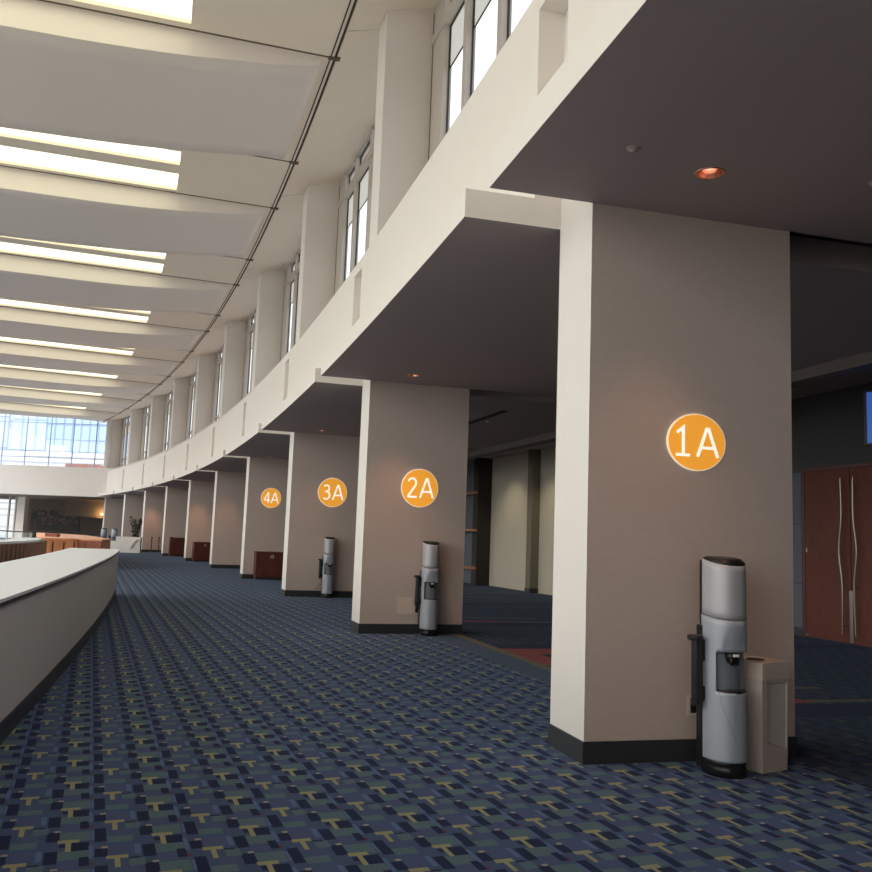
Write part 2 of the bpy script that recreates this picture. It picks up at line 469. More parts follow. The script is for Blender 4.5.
# floor of the gallery above (closes the joints between the slabs)
bm = NB_(); arcbox(bm, 0.02, 8.7, -5, 12, H + .40, H + .62)
struct('ceiling', bm, M['soffit'])
bm = NB_(); arcbox(bm, 5.452, 5.75, -5, 12, 4.01, H + .40)
struct('trim_1', bm, M['bulkhead'])

# upper parapet: panels between the pillar joints, open slots in front of each pillar
bm = NB_()
for k in BAYS:
    arcbox(bm, -.235, 0.0, k + HI, k + 1 - HI, H + BAND, Z_CAP0, n=8)
    arcbox(bm, -.235, 0.0, k + 1 - HI, k + 1 + HI, Z_SILL, Z_CAP0, n=1)
bmesh.ops.remove_doubles(bm, verts=bm.verts, dist=1e-4)
struct('wall_right', bm, M['cream'])
bm = NB_()
for k in BAYS:
    arcbox(bm, -.12, 0.99, k + HI, k + 1 - HI, Z_CAP0, Z_CAP, n=8)
struct('trim_2', bm, M['cap'])

# sloped ceiling strip over the clerestory, and the atrium ceiling
bm = NB_()
arcbox(bm, -.60, 1.2, -5, 9.2, 0, 0, n=100, zin=(10.635, 10.9), zout=(11.12, 11.4))
struct('ceiling', bm, M['ceil'])

SK0, SK1 = -15.0, -3.30
def holes(k): return [(k + .82, k + .92), (k + .99, k + 1.13)]
ib = [-5.0]
for k in range(-5, 9):
    for a, c in holes(k): ib += [a, c]
ib = [x for x in ib if x < 8.9] + [9.0]
HS = [h for k in range(-5, 8) for h in holes(k)]
bm = NB_(); db = [-16.0, SK0, SK1, -1.6, -.70]; V = {}
def vt(d, i, z):
    kk = (round(d, 4), round(i, 5), round(z, 4))
    if kk not in V: V[kk] = bm.verts.new(P(d, i, z))
    return V[kk]
ib2 = []
for a, c in zip(ib, ib[1:]):
    m_ = max(1, int((c - a) / .16 + .5)); ib2 += [a + (c - a) * j / m_ for j in range(m_)]
ib2.append(ib[-1])
def is_hole(a, c, e):
    mid = (a + c) / 2
    return abs(e - SK0) < 1e-6 and any(h0 < mid < h1 for h0, h1 in HS)
for a, c in zip(ib2, ib2[1:]):
    for e, f in zip(db, db[1:]):
        if is_hole(a, c, e):
            for q in (((e, a), (e, c)), ((f, a), (f, c)), ((e, a), (f, a)), ((e, c), (f, c))):
                if q[0][1] == q[1][1] and any(abs(q[0][1] - x) < 1e-6 for h in HS for x in h) or q[0][0] == q[1][0]:
                    bm.faces.new((vt(*q[0], ZC), vt(*q[1], ZC), vt(*q[1], ZC + .10), vt(*q[0], ZC + .10)))
            continue
        bm.faces.new((vt(e, a, ZC), vt(f, a, ZC), vt(f, c, ZC), vt(e, c, ZC)))
struct('ceiling', bm, M['ceil'])
# roof deck above
bm = NB_(); arcbox(bm, -16.2, -.5, -5.2, 9.1, 11.0, 11.3, n=60); struct('ceiling', bm, M['ceil'])
# skylight panes
kk = 1
for h0, h1 in HS:
    if h1 < -.2 or h0 > 8.6: continue
    b = NB_(); arcbox(b, SK0 - .05, SK1 + .05, h0 - .01, h1 + .01, ZC + .08, ZC + .12, n=2)
    struct('window_%d' % kk, b, M['sky panel']); kk += 1

# curved hanging ceiling panels
NEAR = [(-.90, .16), (-1.1, .215), (-1.8, .33), (-2.7, .41), (-3.1, .455), (-3.7, .495), (-4.4, .53), (-5.3, .555), (-6.5, .565), (-8, .57), (-15, .57)]
FAR = [(-.90, .0), (-1.5, .02), (-2.4, .11), (-3.3, .20), (-4.2, .26), (-5.2, .305), (-7.2, .36), (-9, .38), (-15, .38)]
def lerp(T, x):
    for (a, u), (b, v) in zip(T, T[1:]):
        if b <= x <= a: return u + (v - u) * (a - x) / (a - b)
    return T[-1][1] if x < T[-1][0] else T[0][1]
def belly(k):
    b = NB_(); a, c = k + .160, k + .752
    drs = [-.90 - .2 * j for j in range(6)] + [-2.1 - .35 * j for j in range(14)] + [-7.5, -9, -11, -13, -15]
    n = 8
    bot = [[b.verts.new(P(d, a + (c - a) * j / n, ZC - (lerp(NEAR, d) * (1 - j / n) + lerp(FAR, d) * (j / n)) - .002)) for j in range(n + 1)] for d in drs]
    top = [[b.verts.new(P(d, a + (c - a) * j / n, ZC + .002)) for j in (0, n)] for d in drs]
    for q in range(len(drs) - 1):
        for j in range(n):
            b.faces.new((bot[q][j], bot[q][j + 1], bot[q + 1][j + 1], bot[q + 1][j])).smooth = True
        b.faces.new((bot[q][0], bot[q + 1][0], top[q + 1][0], top[q][0]))
        b.faces.new((bot[q][n], bot[q + 1][n], top[q + 1][1], top[q][1]))
    b.faces.new([v for v in bot[0]] + [top[0][1], top[0][0]])
    b.faces.new([v for v in bot[-1]] + [top[-1][1], top[-1][0]])
    return struct('ceiling', b, M['belly'])
for k in range(-2, 9): belly(k)
# slots: track line along the arc and radial joints
bm = NB_()
arcbox(bm, -.73, -.707, -2, 8.95, ZC - .012, ZC + .01, n=80); arcbox(bm, -.655, -.615, -2, 8.95, ZC - .012, ZC + .012, n=80)
arcbox(bm, -.707, -.655, -2, 8.95, ZC - .004, ZC + .01, n=80, mi=1)
struct('trim_3', bm, [M['dark'], M['ceil']])
bm = NB_()
for k in range(-2, 9):
    arcbox(bm, -15, -.6, k + .1505, k + .1550, ZC - .012, ZC + .01, n=1)
    arcbox(bm, -15, -.6, k + .7575, k + .7610, ZC - .012, ZC + .01, n=1)
    for f in (.153, .759):
        arcbox(bm, -.76, -.54, k + f - .006, k + f + .006, ZC - .03, ZC + .01, n=1)
struct('trim_4', bm, M['joint'])
bm = NB_()
for k in range(0, 9): arcbox(bm, -.58, 0, k + HI - .0006, k + HI + .0012, 0, 0, n=1, zin=(10.63, 10.7), zout=(10.795, 10.9))
struct('trim_5', bm, M['bronze'])

# ------------------------------------------------------------------ clerestory windows
WD = 0.95
def clerestory(k):
    """frame of one bay with glass panes and roller blinds"""
    global kk
    b = NB_()
    i0, i1 = k + HI, k + 1 - HI
    zt = 11.02
    ed = [(i0, i0 + .02), (k + .165 - .010, k + .165 + .010), (k + .355 - .010, k + .355 + .010), (k + .545 - .010, k + .545 + .010),
          (k + .735 - .010, k + .735 + .010), (k + .875, i1)]
    for a, c in ed: arcbox(b, WD - .10, WD + .05, a, c, Z_CAP, zt, n=1)
    g = NB_(); arcbox(g, WD - .104, WD - .09, i1 - .0075, i1 - .001, Z_CAP, 10.9, n=1)
    arcbox(b, WD - .13, WD + .05, i0, i1, 10.28, 10.44, n=8)
    arcbox(b, WD - .08, WD + .05, i0, i1, 10.93, zt, n=8)
    arcbox(b, WD - .08, WD + .05, i0, i1, Z_CAP, Z_CAP + .12, n=8)
    arcbox(b, WD - .06, WD + .05, i0, i1, 7.42, 7.50, n=8)
    fr = struct('window_%d' % kk, b, M['bronze']); kk += 1
    struct('joint_strip', g, M['joint'], fr)
    for (_, a), (c, _) in zip(ed, ed[1:]):
        b = NB_()
        for (u, v) in ((Z_CAP + .12, 7.42), (7.50, 10.28), (10.44, 10.93)):
            arcbox(b, WD - .012, WD + .012, a, a + .003, u, v, n=1); arcbox(b, WD - .012, WD + .012, c - .003, c, u, v, n=1)
            arcbox(b, WD - .012, WD + .012, a, c, v - .025, v, n=1); arcbox(b, WD - .012, WD + .012, a, c, u, u + .025, n=1)
        struct('gasket', b, M['gasket'], fr)
        b = NB_(); b.faces.new([b.verts.new(q) for q in (P(WD, a, Z_CAP + .12), P(WD, c, Z_CAP + .12), P(WD, c, 10.93), P(WD, a, 10.93))])
        struct('pane', b, M['glass'], fr)
        b = NB_(); b.faces.new([b.verts.new(q) for q in (P(WD + .026, a, 9.55), P(WD + .026, c, 9.55), P(WD + .026, c, 10.28), P(WD + .026, a, 10.28))]); struct('roller_blind', b, M['blind'], fr)
        b = NB_(); arcbox(b, WD + .022, WD + .035, a, c, 9.52, 9.55, n=1); struct('blind_rail', b, M['joint'], fr)
for k in range(0, 9): clerestory(k)

# ------------------------------------------------------------------ low parapet wall on the atrium side
bm = NB_()
arcbox(bm, -5.06, -4.02, -4.5, 1.93, 0, 1.005, n=60)
struct('wall_left', bm, M['lowwall'])
bm = NB_(); arcbox(bm, -5.09, -3.985, -4.5, 1.935, 1.032, 1.055, n=60)
struct('trim_6', bm, M['capwhite'])
bm = NB_(); arcbox(bm, -5.06, -4.0, -4.5, 1.93, 1.0, 1.033, n=60)
struct('trim_7', bm, M['base'])
bm = NB_(); arcbox(bm, -5.07, -4.008, -4.5, 1.932, 0, .155, n=60)
struct('baseboard_left', bm, M['base'])

# ------------------------------------------------------------------ back of the gallery
BD = 8.55
bm = NB_(); arcbox(bm, BD, BD + .18, -5, 2.045, 0, H + .40); struct('wall_back', bm, M['darkwall'])
bm = NB_(); arcbox(bm, BD - .02, BD + .18, 2.045, 2.79, 0, H + .40); struct('wall_back', bm, M['creamwall'])
bm = NB_(); arcbox(bm, BD - .30, BD - .02, 2.335, 2.375, 0, H + .40, n=1); struct('trim_8', bm, M['pilaster'])
bm = NB_(); arcbox(bm, BD - .315, BD - .015, 2.333, 2.377, 0, .14, n=1); struct('baseboard_back', bm, M['base'])
bm = NB_(); arcbox(bm, BD - .55, BD + .18, 2.79, 2.84, 0, H + .40, n=1); struct('wall_back', bm, M['dark'])
bm = NB_(); arcbox(bm, BD - .2, BD + .18, 2.84, 5.0, 0, H + .40); struct('wall_back', bm, M['greypanel'])
bm = NB_(); arcbox(bm, BD, BD + .18, 5.0, 12, 0, H + .40); struct('wall_back', bm, M['darkwall'])
bm = NB_(); arcbox(bm, BD - .012, BD, -1, .655, 0, .157); arcbox(bm, BD - .012, BD, .945, 2.04, 0, .157); struct('baseboard_back', bm, M['base'])
bm = NB_()
for z in (.6, 1.95, 3.3): arcbox(bm, BD - .64, BD - .552, 2.788, 3.2, z - .045, z + .045, n=2)
struct('trim_9', bm, M['rail'])
# wall panels with joints beside the doors
bm = NB_()
for z0, z1 in ((.16, .98), (1.0, 2.1), (2.12, 3.1)): arcbox(bm, BD - .02, BD - .001, .952, 1.04, z0, z1, n=1)
struct('trim_10', bm, M['greypanel'])

def door_pair():
    g0, g1, gm = .664, .938, .801
    b = NB_()
    arcbox(b, BD - .05, BD - .001, g1, g1 + .008, 0, 3.16, n=1); arcbox(b, BD - .05, BD - .001, g0 - .008, g0, 0, 3.16, n=1)
    arcbox(b, BD - .05, BD - .001, g0, g1, 3.10, 3.16, n=2)
    fr = struct('door_1', b, M['cherry'])
    for s, (a, c) in ((1, (gm + .001, g1 - .001)), (-1, (g0 + .001, gm - .001))):
        b = NB_(); arcbox(b, BD - .045, BD - .002, a, c, .02, 3.095, n=1)
        lf = struct('leaf', b, M['doorwood'], fr)
        ih = gm + s * .019
        b = NB_(); pts = []
        for j in range(41):
            z = .16 + (2.92 - .16) * j / 40
            u = (z - 1.62) / .55
            w = math.exp(-u * u) * math.cos(u * 1.6) - .35 * math.exp(-((u - 1.5) ** 2)) - .35 * math.exp(-((u + 1.5) ** 2))
            pts.append(P(BD - .115, ih + s * (.0060 * w), z))
        tube(b, pts, .015, 10)
        for z in (.3, 1.0, 2.2, 2.8):
            q = min(pts, key=lambda p: abs(p.z - z)); d = (P(1, ih) - P(0, ih)).normalized()
            tube(b, [q, q + d * .075], .011, 8)
        struct('door_handle', b, M['chrome'], lf)
    b = NB_(); arcbox(b, BD - .06, BD - .044, gm - .005, gm + .005, .03, .93, n=1); struct('astragal_plate', b, M['chrome'], fr)
    b = NB_(); arcbox(b, BD - .06, BD - .044, g1 - .009, g1 - .004, 1.58, 1.66, n=1); struct('latch', b, M['chrome'], fr)
    b = NB_(); arcbox(b, BD - .06, BD - .044, g1 - .009, g1 - .003, .03, .07, n=1); struct('pivot', b, M['chrome'], fr)
door_pair()

# ------------------------------------------------------------------ signs
def stroke(bm, pts, w, y0, y1, closed=False):
    """ribbon of width w along 2-D points, extruded between y0 and y1 (in x-z plane)"""
    pts = [Vector((p[0], p[1])) for p in pts]; L, R = [], []
    for k, p in enumerate(pts):
        a = (p - pts[k - 1]).normalized() if k else (pts[1] - p).normalized()
        b = (pts[k + 1] - p).normalized() if k < len(pts) - 1 else a
        t = (a + b).normalized(); nrm = Vector((-t.y, t.x)); m_ = w / 2 / max(.35, nrm.dot(Vector((-a.y, a.x))))
        L.append(p + nrm * m_); R.append(p - nrm * m_)
    vs = [[bm.verts.new((q.x, y, q.y)) for q in (l, r)] for l, r in zip(L, R) for y in (y0,)]
    vb = [[bm.verts.new((q.x, y1, q.y)) for q in (l, r)] for l, r in zip(L, R)]
    for k in range(len(pts) - 1):
        bm.faces.new((vs[k][0], vs[k][1], vs[k + 1][1], vs[k + 1][0]))
        bm.faces.new((vb[k][0], vb[k + 1][0], vb[k + 1][1], vb[k][1]))
        for j in (0, 1): bm.faces.new((vs[k][j], vs[k + 1][j], vb[k + 1][j], vb[k][j]))
    for k in (0, -1): bm.faces.new((vs[k][0], vs[k][1], vb[k][1], vb[k][0]))

def glyph(ch):
    if ch == '1': return [[(-.05, .78), (.16, .97), (.16, 0)], [(-.08, .03), (.38, .03)]]
    if ch == '2':
        arc = [(.20 + .21 * math.cos(a), .74 + .23 * math.sin(a)) for a in [math.radians(x) for x in range(160, -46, -15)]]
        return [arc + [(.02, .08), (.02, .03), (.46, .03)]]
    if ch == '3':
        a1 = [(.19 + .19 * math.cos(a), .75 + .21 * math.sin(a)) for a in [math.radians(x) for x in range(140, -91, -15)]]
        a2 = [(.19 + .23 * math.cos(a), .285 + .255 * math.sin(a)) for a in [math.radians(x) for x in range(90, -141, -15)]]
        return [a1, a2, [(.10, .54), (.20, .54)]]
    if ch == '4': return [[(.35, 0), (.35, .97), (.30, .97), (-.03, .32), (-.03, .27), (.50, .27)]]
    if ch == 'A': return [[(0, 0), (.31, .97), (.37, .97), (.68, 0)], [(.12, .31), (.56, .31)]]

def sign(k, ch, dr, z, w, h, label):
    root = thing('sign', label, 'sign', frame(k) @ Matrix.Translation((dr, -HALF - .001, z)), 'orange round gate signs')
    n = 64
    def disc(b, rx, rz, y0, y1):
        a = [b.verts.new((rx * math.cos(2 * pi * j / n), y0, rz * math.sin(2 * pi * j / n))) for j in range(n)]
        c = [b.verts.new((rx * math.cos(2 * pi * j / n), y1, rz * math.sin(2 * pi * j / n))) for j in range(n)]
        b.faces.new(a); b.faces.new(c[::-1])
        for j in range(n): b.faces.new((a[j], c[j], c[(j + 1) % n], a[(j + 1) % n]))
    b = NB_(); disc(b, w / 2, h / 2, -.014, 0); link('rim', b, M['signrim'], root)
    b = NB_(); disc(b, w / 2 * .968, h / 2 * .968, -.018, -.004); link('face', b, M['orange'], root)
    sx, sz = w * .51, h * .51
    for gch, x0 in ((ch, -.62), ('A', .02)):
        b = NB_()
        for j, st in enumerate(glyph(gch)):
            stroke(b, [(x * 1.0 + x0, y - .49) for x, y in st], .088, -.022 - .0004 * j, -.016)
        for v in b.verts: v.co.x *= sx; v.co.z *= sz
        link('numeral' if gch != 'A' else 'letter', b, M['signglow'], root)
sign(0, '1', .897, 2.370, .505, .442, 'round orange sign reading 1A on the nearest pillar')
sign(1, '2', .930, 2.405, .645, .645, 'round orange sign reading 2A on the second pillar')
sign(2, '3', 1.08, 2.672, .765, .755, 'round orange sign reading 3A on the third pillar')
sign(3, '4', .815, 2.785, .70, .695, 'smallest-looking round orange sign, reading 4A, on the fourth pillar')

# ------------------------------------------------------------------ water coolers
CW, CD = .137, .170     # half width, front depth (local y<0 is the front)
def plan(n=48, w=CW, d=CD, bk=.13):
    pts = []
    for j in range(n):
        a = 2 * pi * j / n
        c, s = math.cos(a), math.sin(a)
        x = w * math.copysign(abs(c) ** .8, c)
        y = (d if s < 0 else bk) * math.copysign(abs(s) ** (.85 if s < 0 else .45), s)
        pts.append((x, y))
    return pts

def loft(b, rows, mi=0, cap0=True, cap1=True):
    R = [[b.verts.new(p) for p in r] for r in rows]; n = len(R[0])
    for a, c in zip(R, R[1:]):
        for j in range(n):
            f = b.faces.new((a[j], a[(j + 1) % n], c[(j + 1) % n], c[j])); f.material_index = mi; f.smooth = True
    if cap0: b.faces.new(R[0][::-1]).material_index = mi
    if cap1: b.faces.new(R[-1]).material_index = mi
    return R

def sstep(a, b, x):
    t = max(0, min(1, (x - a) / (b - a))); return t * t * (3 - 2 * t)

def make_cooler(label, k, dr, gap, cord):
    y = -HALF - .012 - .13 - gap
    root = thing('water_cooler', label, 'water cooler', frame(k) @ Matrix.Translation((dr, y, 0)), 'silver water coolers against the pillars')
    N = 96
    # plinth
    b = NB_(); pl = plan(N, CW * .97, CD * .97, .12)
    loft(b, [[(x * s, yy * s, z) for x, yy in pl] for s, z in ((1, 0), (1, .055), (.985, .06), (.985, .085), (1, .09), (1, .105))])
    link('plinth', b, M['black'], root)
    # lower body with scooped dispensing niche
    zs = [.105, .12, .2, .3, .4, .5, .56, .58, .585, .60, .63, .68, .72, .76, .80, .835, .84, .855, .86, .885, .92, .97, 1.02, 1.06, 1.10]
    b = NB_(); rows = []
    pl = plan(N, CW, CD, .125)
    for z in zs:
        r = []
        for x, yy in pl:
            zz = z
            if z > 1.03:        # sloping top edge, high at the back
                zz = z + (yy - 0) * .12
            depth = 0.0
            if yy < 0 and -.122 < x < .139:
                inn = sstep(.580, .585, z) * (1 - sstep(.855, .86, z))
                e = sstep(-.122, -.106, x) * (1 - sstep(.130, .139, x))
                depth = min(.085 * inn * e, max(0.0, -yy - .045))
                depth += .030 * sstep(.855, .862, z) * (1 - sstep(.88, 1.03, z)) * (1 - sstep(.05, .120, abs(x)))
            r.append((x, yy + depth, zz))
        rows.append(r)
    loft(b, rows)
    for f in b.faces:
        c = f.calc_center_median()
        if .582 < c.z < .857 and -.113 < c.x < .134 and c.y < -.04: f.material_index = 1
    link('body', b, [M['silver'], M['niche']], root)
    # dark seam curling down from the niche on the left side
    b = NB_(); pts = []
    def front(x): 
        return -CD * (1 - min(1, abs(x / CW)) ** 2.5) ** .43 if abs(x) < CW else 0
    for j in range(15):
        t = j / 14
        x = -.11 + .10 * t ** 1.6; z = .58 - .33 * t
        pts.append((x, front(x) - .0005, z))
    tube(b, pts, .0016, 5); link('seam', b, M['niche'], root)
    # upper cover with a slanting top
    b = NB_(); pl = plan(N, CW * .975, CD * .975, .12)
    rows = []
    for q in range(9):
        t = q / 8
        rows.append([(x, yy, (1.106 + yy * .12) * (1 - t) + (1.498 + yy * .19) * t) for x, yy in pl])
    loft(b, rows); link('bottle_cover', b, M['silver2'], root)
    b = NB_(); pl2 = plan(N, CW * .955, CD * .955, .11)
    loft(b, [[(x, yy, 1.4985 + yy * .19) for x, yy in pl2], [(x, yy, 1.506 + yy * .17) for x, yy in pl2], [(x * .8, yy * .8, 1.524 + yy * .06) for x, yy in pl2]])
    link('lid', b, M['black'], root)
    # black back spine
    b = NB_(); box(b, -CW * 1.03, CW * 1.0, .05, .132, .02, 1.03, bev=.012)
    link('back_panel', b, M['black'], root)
    b = NB_(); box(b, -CW * .88, CW * .88, .04, .125, 1.03, 1.50, bev=.012)
    link('back_panel', b, M['black'], root)
    # tap and drip tray in the niche
    b = NB_(); lathe(b, [(.012, .770), (.040, .788), (.050, .822), (.050, .856)], 20, (.0, -.105, 0))
    for sx_ in (-.024, .024): lathe(b, [(.011, 0), (.013, .05)], 12, (sx_, -.135, .770))
    tp = link('tap', b, M['black'], root, True)
    b = NB_(); box(b, -.022, .022, -.158, -.148, .828, .848, bev=.004); link('tap_glint', b, M['signwhite'], tp)  # small white block painted in as a glint on the tap
    b = NB_()
    pts = [(.110 * math.cos(a) + .006, -.075 + .096 * math.sin(a)) for a in [pi + pi * j / 24 for j in range(25)]]
    loft(b, [[(x, yy, .576) for x, yy in pts], [(x, yy, .594) for x, yy in pts]])
    link('drip_tray', b, M['black'], root)
    # paper cup tube on the left flank
    b = NB_(); cx_ = -CW - .062
    lathe(b, [(.036, .47), (.036, .93)], 20, (cx_, .03, 0)); box(b, cx_ + .02, cx_ + .075, .02, .075, .78, .93, bev=.008); box(b, cx_ + .02, cx_ + .075, .02, .075, .5, .6, bev=.008)
    cd = link('cup_dispenser', b, M['black'], root)
    b = NB_(); lathe(b, [(.05, .925), (.056, .935), (.056, .955), (.048, .963)], 24, (cx_ - .01, .03, 0)); link('dispenser_cap', b, M['black'], cd)
    if cord:
        b = NB_(); tube(b, [(-CW + .03, .12, .30), (-CW - .06, .145, .33), (-CW - .10, .148, .20), (-CW - .16, .15, .19)], .006, 6)
        link('power_cord', b, M['black'], root)
    return root
make_cooler('large silver water cooler beside the beige bin, in front of the 1A pillar', 0, .914, .20, False)
make_cooler('silver water cooler standing against the 2A pillar beside a tan wall plate', 1, 1.115, .04, False)
make_cooler('silver water cooler standing against the 3A pillar', 2, 1.03, .04, True)

def outlet(k, dr, z, label):
    root = thing('electrical_outlet', label, 'outlet', frame(k) @ Matrix.Translation((dr, -HALF - .001, z)))
    b = NB_(); box(b, -.055, .055, -.008, 0, -.075, .075, bev=.003); link('cover_plate', b, M['plate'], root)
    b = NB_(); box(b, -.026, .026, -.014, -.006, -.055, .055, bev=.003); link('socket', b, M['black'], root)
    b = NB_(); box(b, -.020, .020, -.045, -.012, .0, .045, bev=.006); link('plug', b, M['black'], root)
outlet(0, .878, .40, 'small outlet with black plug on the 1A pillar beside the cooler')
outlet(1, .955, .40, 'small outlet with black plug on the 2A pillar beside the cooler')
root = thing('access_panel', 'square tan cover plate low on the 2A pillar', 'wall plate', frame(1) @ Matrix.Translation((.762, -HALF - .001, .455)))
b = NB_(); box(b, -.135, .135, -.012, 0, -.14, .14, bev=.003); link('cover', b, M['plate'], root)
b = NB_(); box(b, -.148, .148, -.005, 0, -.155, .155, bev=.002); link('surround', b, M['taupe'], root)

# ------------------------------------------------------------------ beige bin
a = math.atan2(.156, .243)
root = thing('trash_bin', 'tall beige plastic bin with flat lid beside the nearest water cooler', 'bin',
             Matrix.Translation((2.382, 6.385, 0)) @ Matrix.Rotation(a, 4, 'Z'))
W = .305
b = NB_()
t_ = .008; e = .012
v0 = [(e, e), (W - e, e), (W - e, W - e), (e, W - e)]; v1 = [(0, 0), (W, 0), (W, W), (0, W)]
A = [b.verts.new((*p, 0)) for p in v0]; B = [b.verts.new((*p, .645)) for p in v1]
for j in (1, 2, 3): b.faces.new((A[j], A[(j + 1) % 4], B[(j + 1) % 4], B[j]))
b.faces.new(A[::-1]); b.faces.new(B)
# front face with recessed panel ending in a V-fold
lo = [(e + .05, .02), (W - .035, .02)]
def fp(x, z, d=0.0):
    y = e * (1 - z / .645); return b.verts.new((x, y + d, z))
x0, x1 = .055, W - .02
p = dict(bl=A[0], br=A[1], tr=B[1], tl=B[0])
r0, r1, r2, r3, r4 = fp(x0, .62), fp(x1, .62), fp(x1, .14), fp(x0 + .01, .20), fp(x0 - .035, .03)
s0, s1, s2, s3 = fp(x0 + .012, .61, .03), fp(x1 - .008, .61, .008), fp(x1 - .008, .15, .008), fp(x0 + .022, .215, .03)
for q in ((p['tl'], p['tr'], r1, r0), (p['tr'], p['br'], r2, r1), (p['bl'], p['tl'], r0, r3), (p['bl'], r3, r2, p['br']),
          (s0, s1, s2, s3), (r0, r1, s1, s0), (r1, r2, s2, s1), (r2, r3, s3, s2), (r3, r0, s0, s3)):
    b.faces.new(q)
b.faces.ensure_lookup_table(); b.faces[-5].material_index = 1
b.verts.remove(r4)
link('body', b, [M['bin'], M['binpanel']], root)
b = NB_(); box(b, -.007, W + .007, -.007, W + .007, .640, .765, bev=.006); lid = link('lid', b, M['binlid'], root)
b = NB_()
lathe(b, [(.062, .764), (.062, .771), (.05, .772), (.045, .7675)], 28, (W * .42, W * .5, 0)); link('drop_hole', b, M['black'], lid)

# ------------------------------------------------------------------ cabinets
def cabinet(k, d0, d1, h, depth, label, frame_left=False, logo=False):
    w = d1 - d0
    root = thing('recycling_cabinet', label, 'cabinet', frame(k) @ Matrix.Translation((d0, -HALF - .02 - depth, 0)), 'red-brown cabinets in front of the pillars')
    b = NB_(); box(b, 0.0, w, .022, depth, .06, h - .03, bev=.004); link('carcass', b, M['cherry'], root)
    b = NB_(); box(b, -.015, w + .015, -.01, depth + .01, h - .03, h, bev=.004); link('top', b, M['cherry'], root)
    b = NB_(); box(b, .03, w - .03, .05, depth - .02, 0, .06); link('toe_kick', b, M['base'], root)
    for j in (0, 1):
        b = NB_(); x0 = .01 + j * w / 2
        box(b, x0, x0 + w / 2 - .02, 0, .02, .08, h - .05, bev=.004)
        dd = link('cabinet_door', b, M['cherry'], root)
        if logo and j == 0:
            b = NB_()
            cx_, cz = x0 + w * .42, h - .16; r = .075
            for q in range(3):
                a0 = math.radians(90 + 120 * q); a1 = math.radians(90 + 120 * (q + 1))
                pA = Vector((cx_ + r * math.cos(a0), cz + r * math.sin(a0))); pB = Vector((cx_ + r * math.cos(a1), cz + r * math.sin(a1)))
                p0 = pA.lerp(pB, .18); p1 = pA.lerp(pB, .70)
                stroke(b, [p0, p1], .022, -.004, .001)
                dvec = (pB - pA).normalized(); nn = Vector((-dvec.y, dvec.x)); tip = pA.lerp(pB, .95)
                tri = [p1 + nn * .028, p1 - nn * .028, tip]
                f0 = [b.verts.new((t.x, -.004, t.y)) for t in tri]; f1 = [b.verts.new((t.x, .001, t.y)) for t in tri]
                b.faces.new(f0); b.faces.new(f1[::-1])
                for m_ in range(3): b.faces.new((f0[m_], f1[m_], f1[(m_ + 1) % 3], f0[(m_ + 1) % 3]))
            link('recycling_emblem', b, M['plate'], dd)
    if frame_left:
        b = NB_(); box(b, -.19, -.03, .10, depth, 0, h + .03, bev=.004); link('side_frame', b, M['cherry'], root)
cabinet(3, .35, 1.62, .94, .44, 'red-brown recycling cabinet against the 4A pillar, nearest of three', logo=True)
cabinet(5, .30, 1.62, 1.0, .50, 'red-brown cabinet against the second pillar past the 4A one', logo=True)
cabinet(6, .52, 1.70, 1.12, .50, 'farthest red-brown cabinet, a taller frame at its left side', frame_left=True)

# ------------------------------------------------------------------ posts
def post(k, dr, y, label):
    root = thing('barrier_post', label, 'barrier post', frame(k) @ Matrix.Translation((dr, y, 0)), 'thin brown posts')
    b = NB_(); lathe(b, [(.15, 0), (.15, .015), (.06, .035), (.035, .04)], 24); link('foot', b, M['post'], root)
    b = NB_(); lathe(b, [(.035, .035), (.035, .95)], 16); link('pole', b, M['post'], root)
    b = NB_(); lathe(b, [(.05, .93), (.055, .95), (.055, 1.03), (.03, 1.05)], 16); link('head', b, M['post'], root)
post(7, .55, -.75, 'left one of two thin brown posts before a far pillar')
post(7, 1.03, -.75, 'right one of two thin brown posts before a far pillar')

# ------------------------------------------------------------------ downlights and soffit bits
ORD = ['nearest', 'second', 'third', 'fourth', 'fifth', 'sixth', 'seventh', 'eighth', 'ninth']
PWR = [60, 95, 40, 14, 80, 130, 14, 170, 20]
proto = None
for k in range(0, 9):
    mw = frame(k + DL_OFF, DL_DR, H)
    if proto is None:
        proto = root = thing('downlight', '', 'downlight', mw, 'copper downlights in the gallery soffit')
        b = NB_(); n = 40
        lathe(b, [(DL_R - .002, .0), (DL_R + .018, -.006), (DL_R + .024, -.003), (DL_R + .024, .001), (DL_R - .002, .004)], n, cap0=False, cap1=False); link('trim_ring', b, M['copper'], root, True)
        b = NB_(); prof = [(DL_R - .003, 0), (DL_R - .012, .05), (DL_R - .028, .11), (.036, .165)]
        lathe(b, prof, n, cap0=False, cap1=False); link('reflector', b, M['copper'], root, True)
        b = NB_(); lathe(b, [(.001, .030), (.026, .034), (.044, .052), (.046, .12)], 24); link('lamp', b, M['lamp'], root, True)
    else:
        root = copy_tree(proto); root.matrix_world = mw
    root['label'] = '%s copper downlight from the viewer in the dark soffit, before the %s pillar' % (ORD[k], ORD[k])
    L = bpy.data.lights.new('downlight_lamp', 'SPOT'); L.energy = PWR[k]; L.color = (1.0, .50, .26)
    L.spot_size = math.radians(62); L.spot_blend = 0.95; L.shadow_soft_size = .05
    lo = bpy.data.objects.new('downlight_lamp', L); COL.objects.link(lo)
    lo.matrix_world = frame(k + DL_OFF, DL_DR - .04, H - .012) @ Matrix.Rotation(math.radians(4), 4, 'X')
ss = [(0, -.156, -.152, 'small round sprinkler cover in the soffit, left of the nearest downlight')]
pa = P(0, 0)
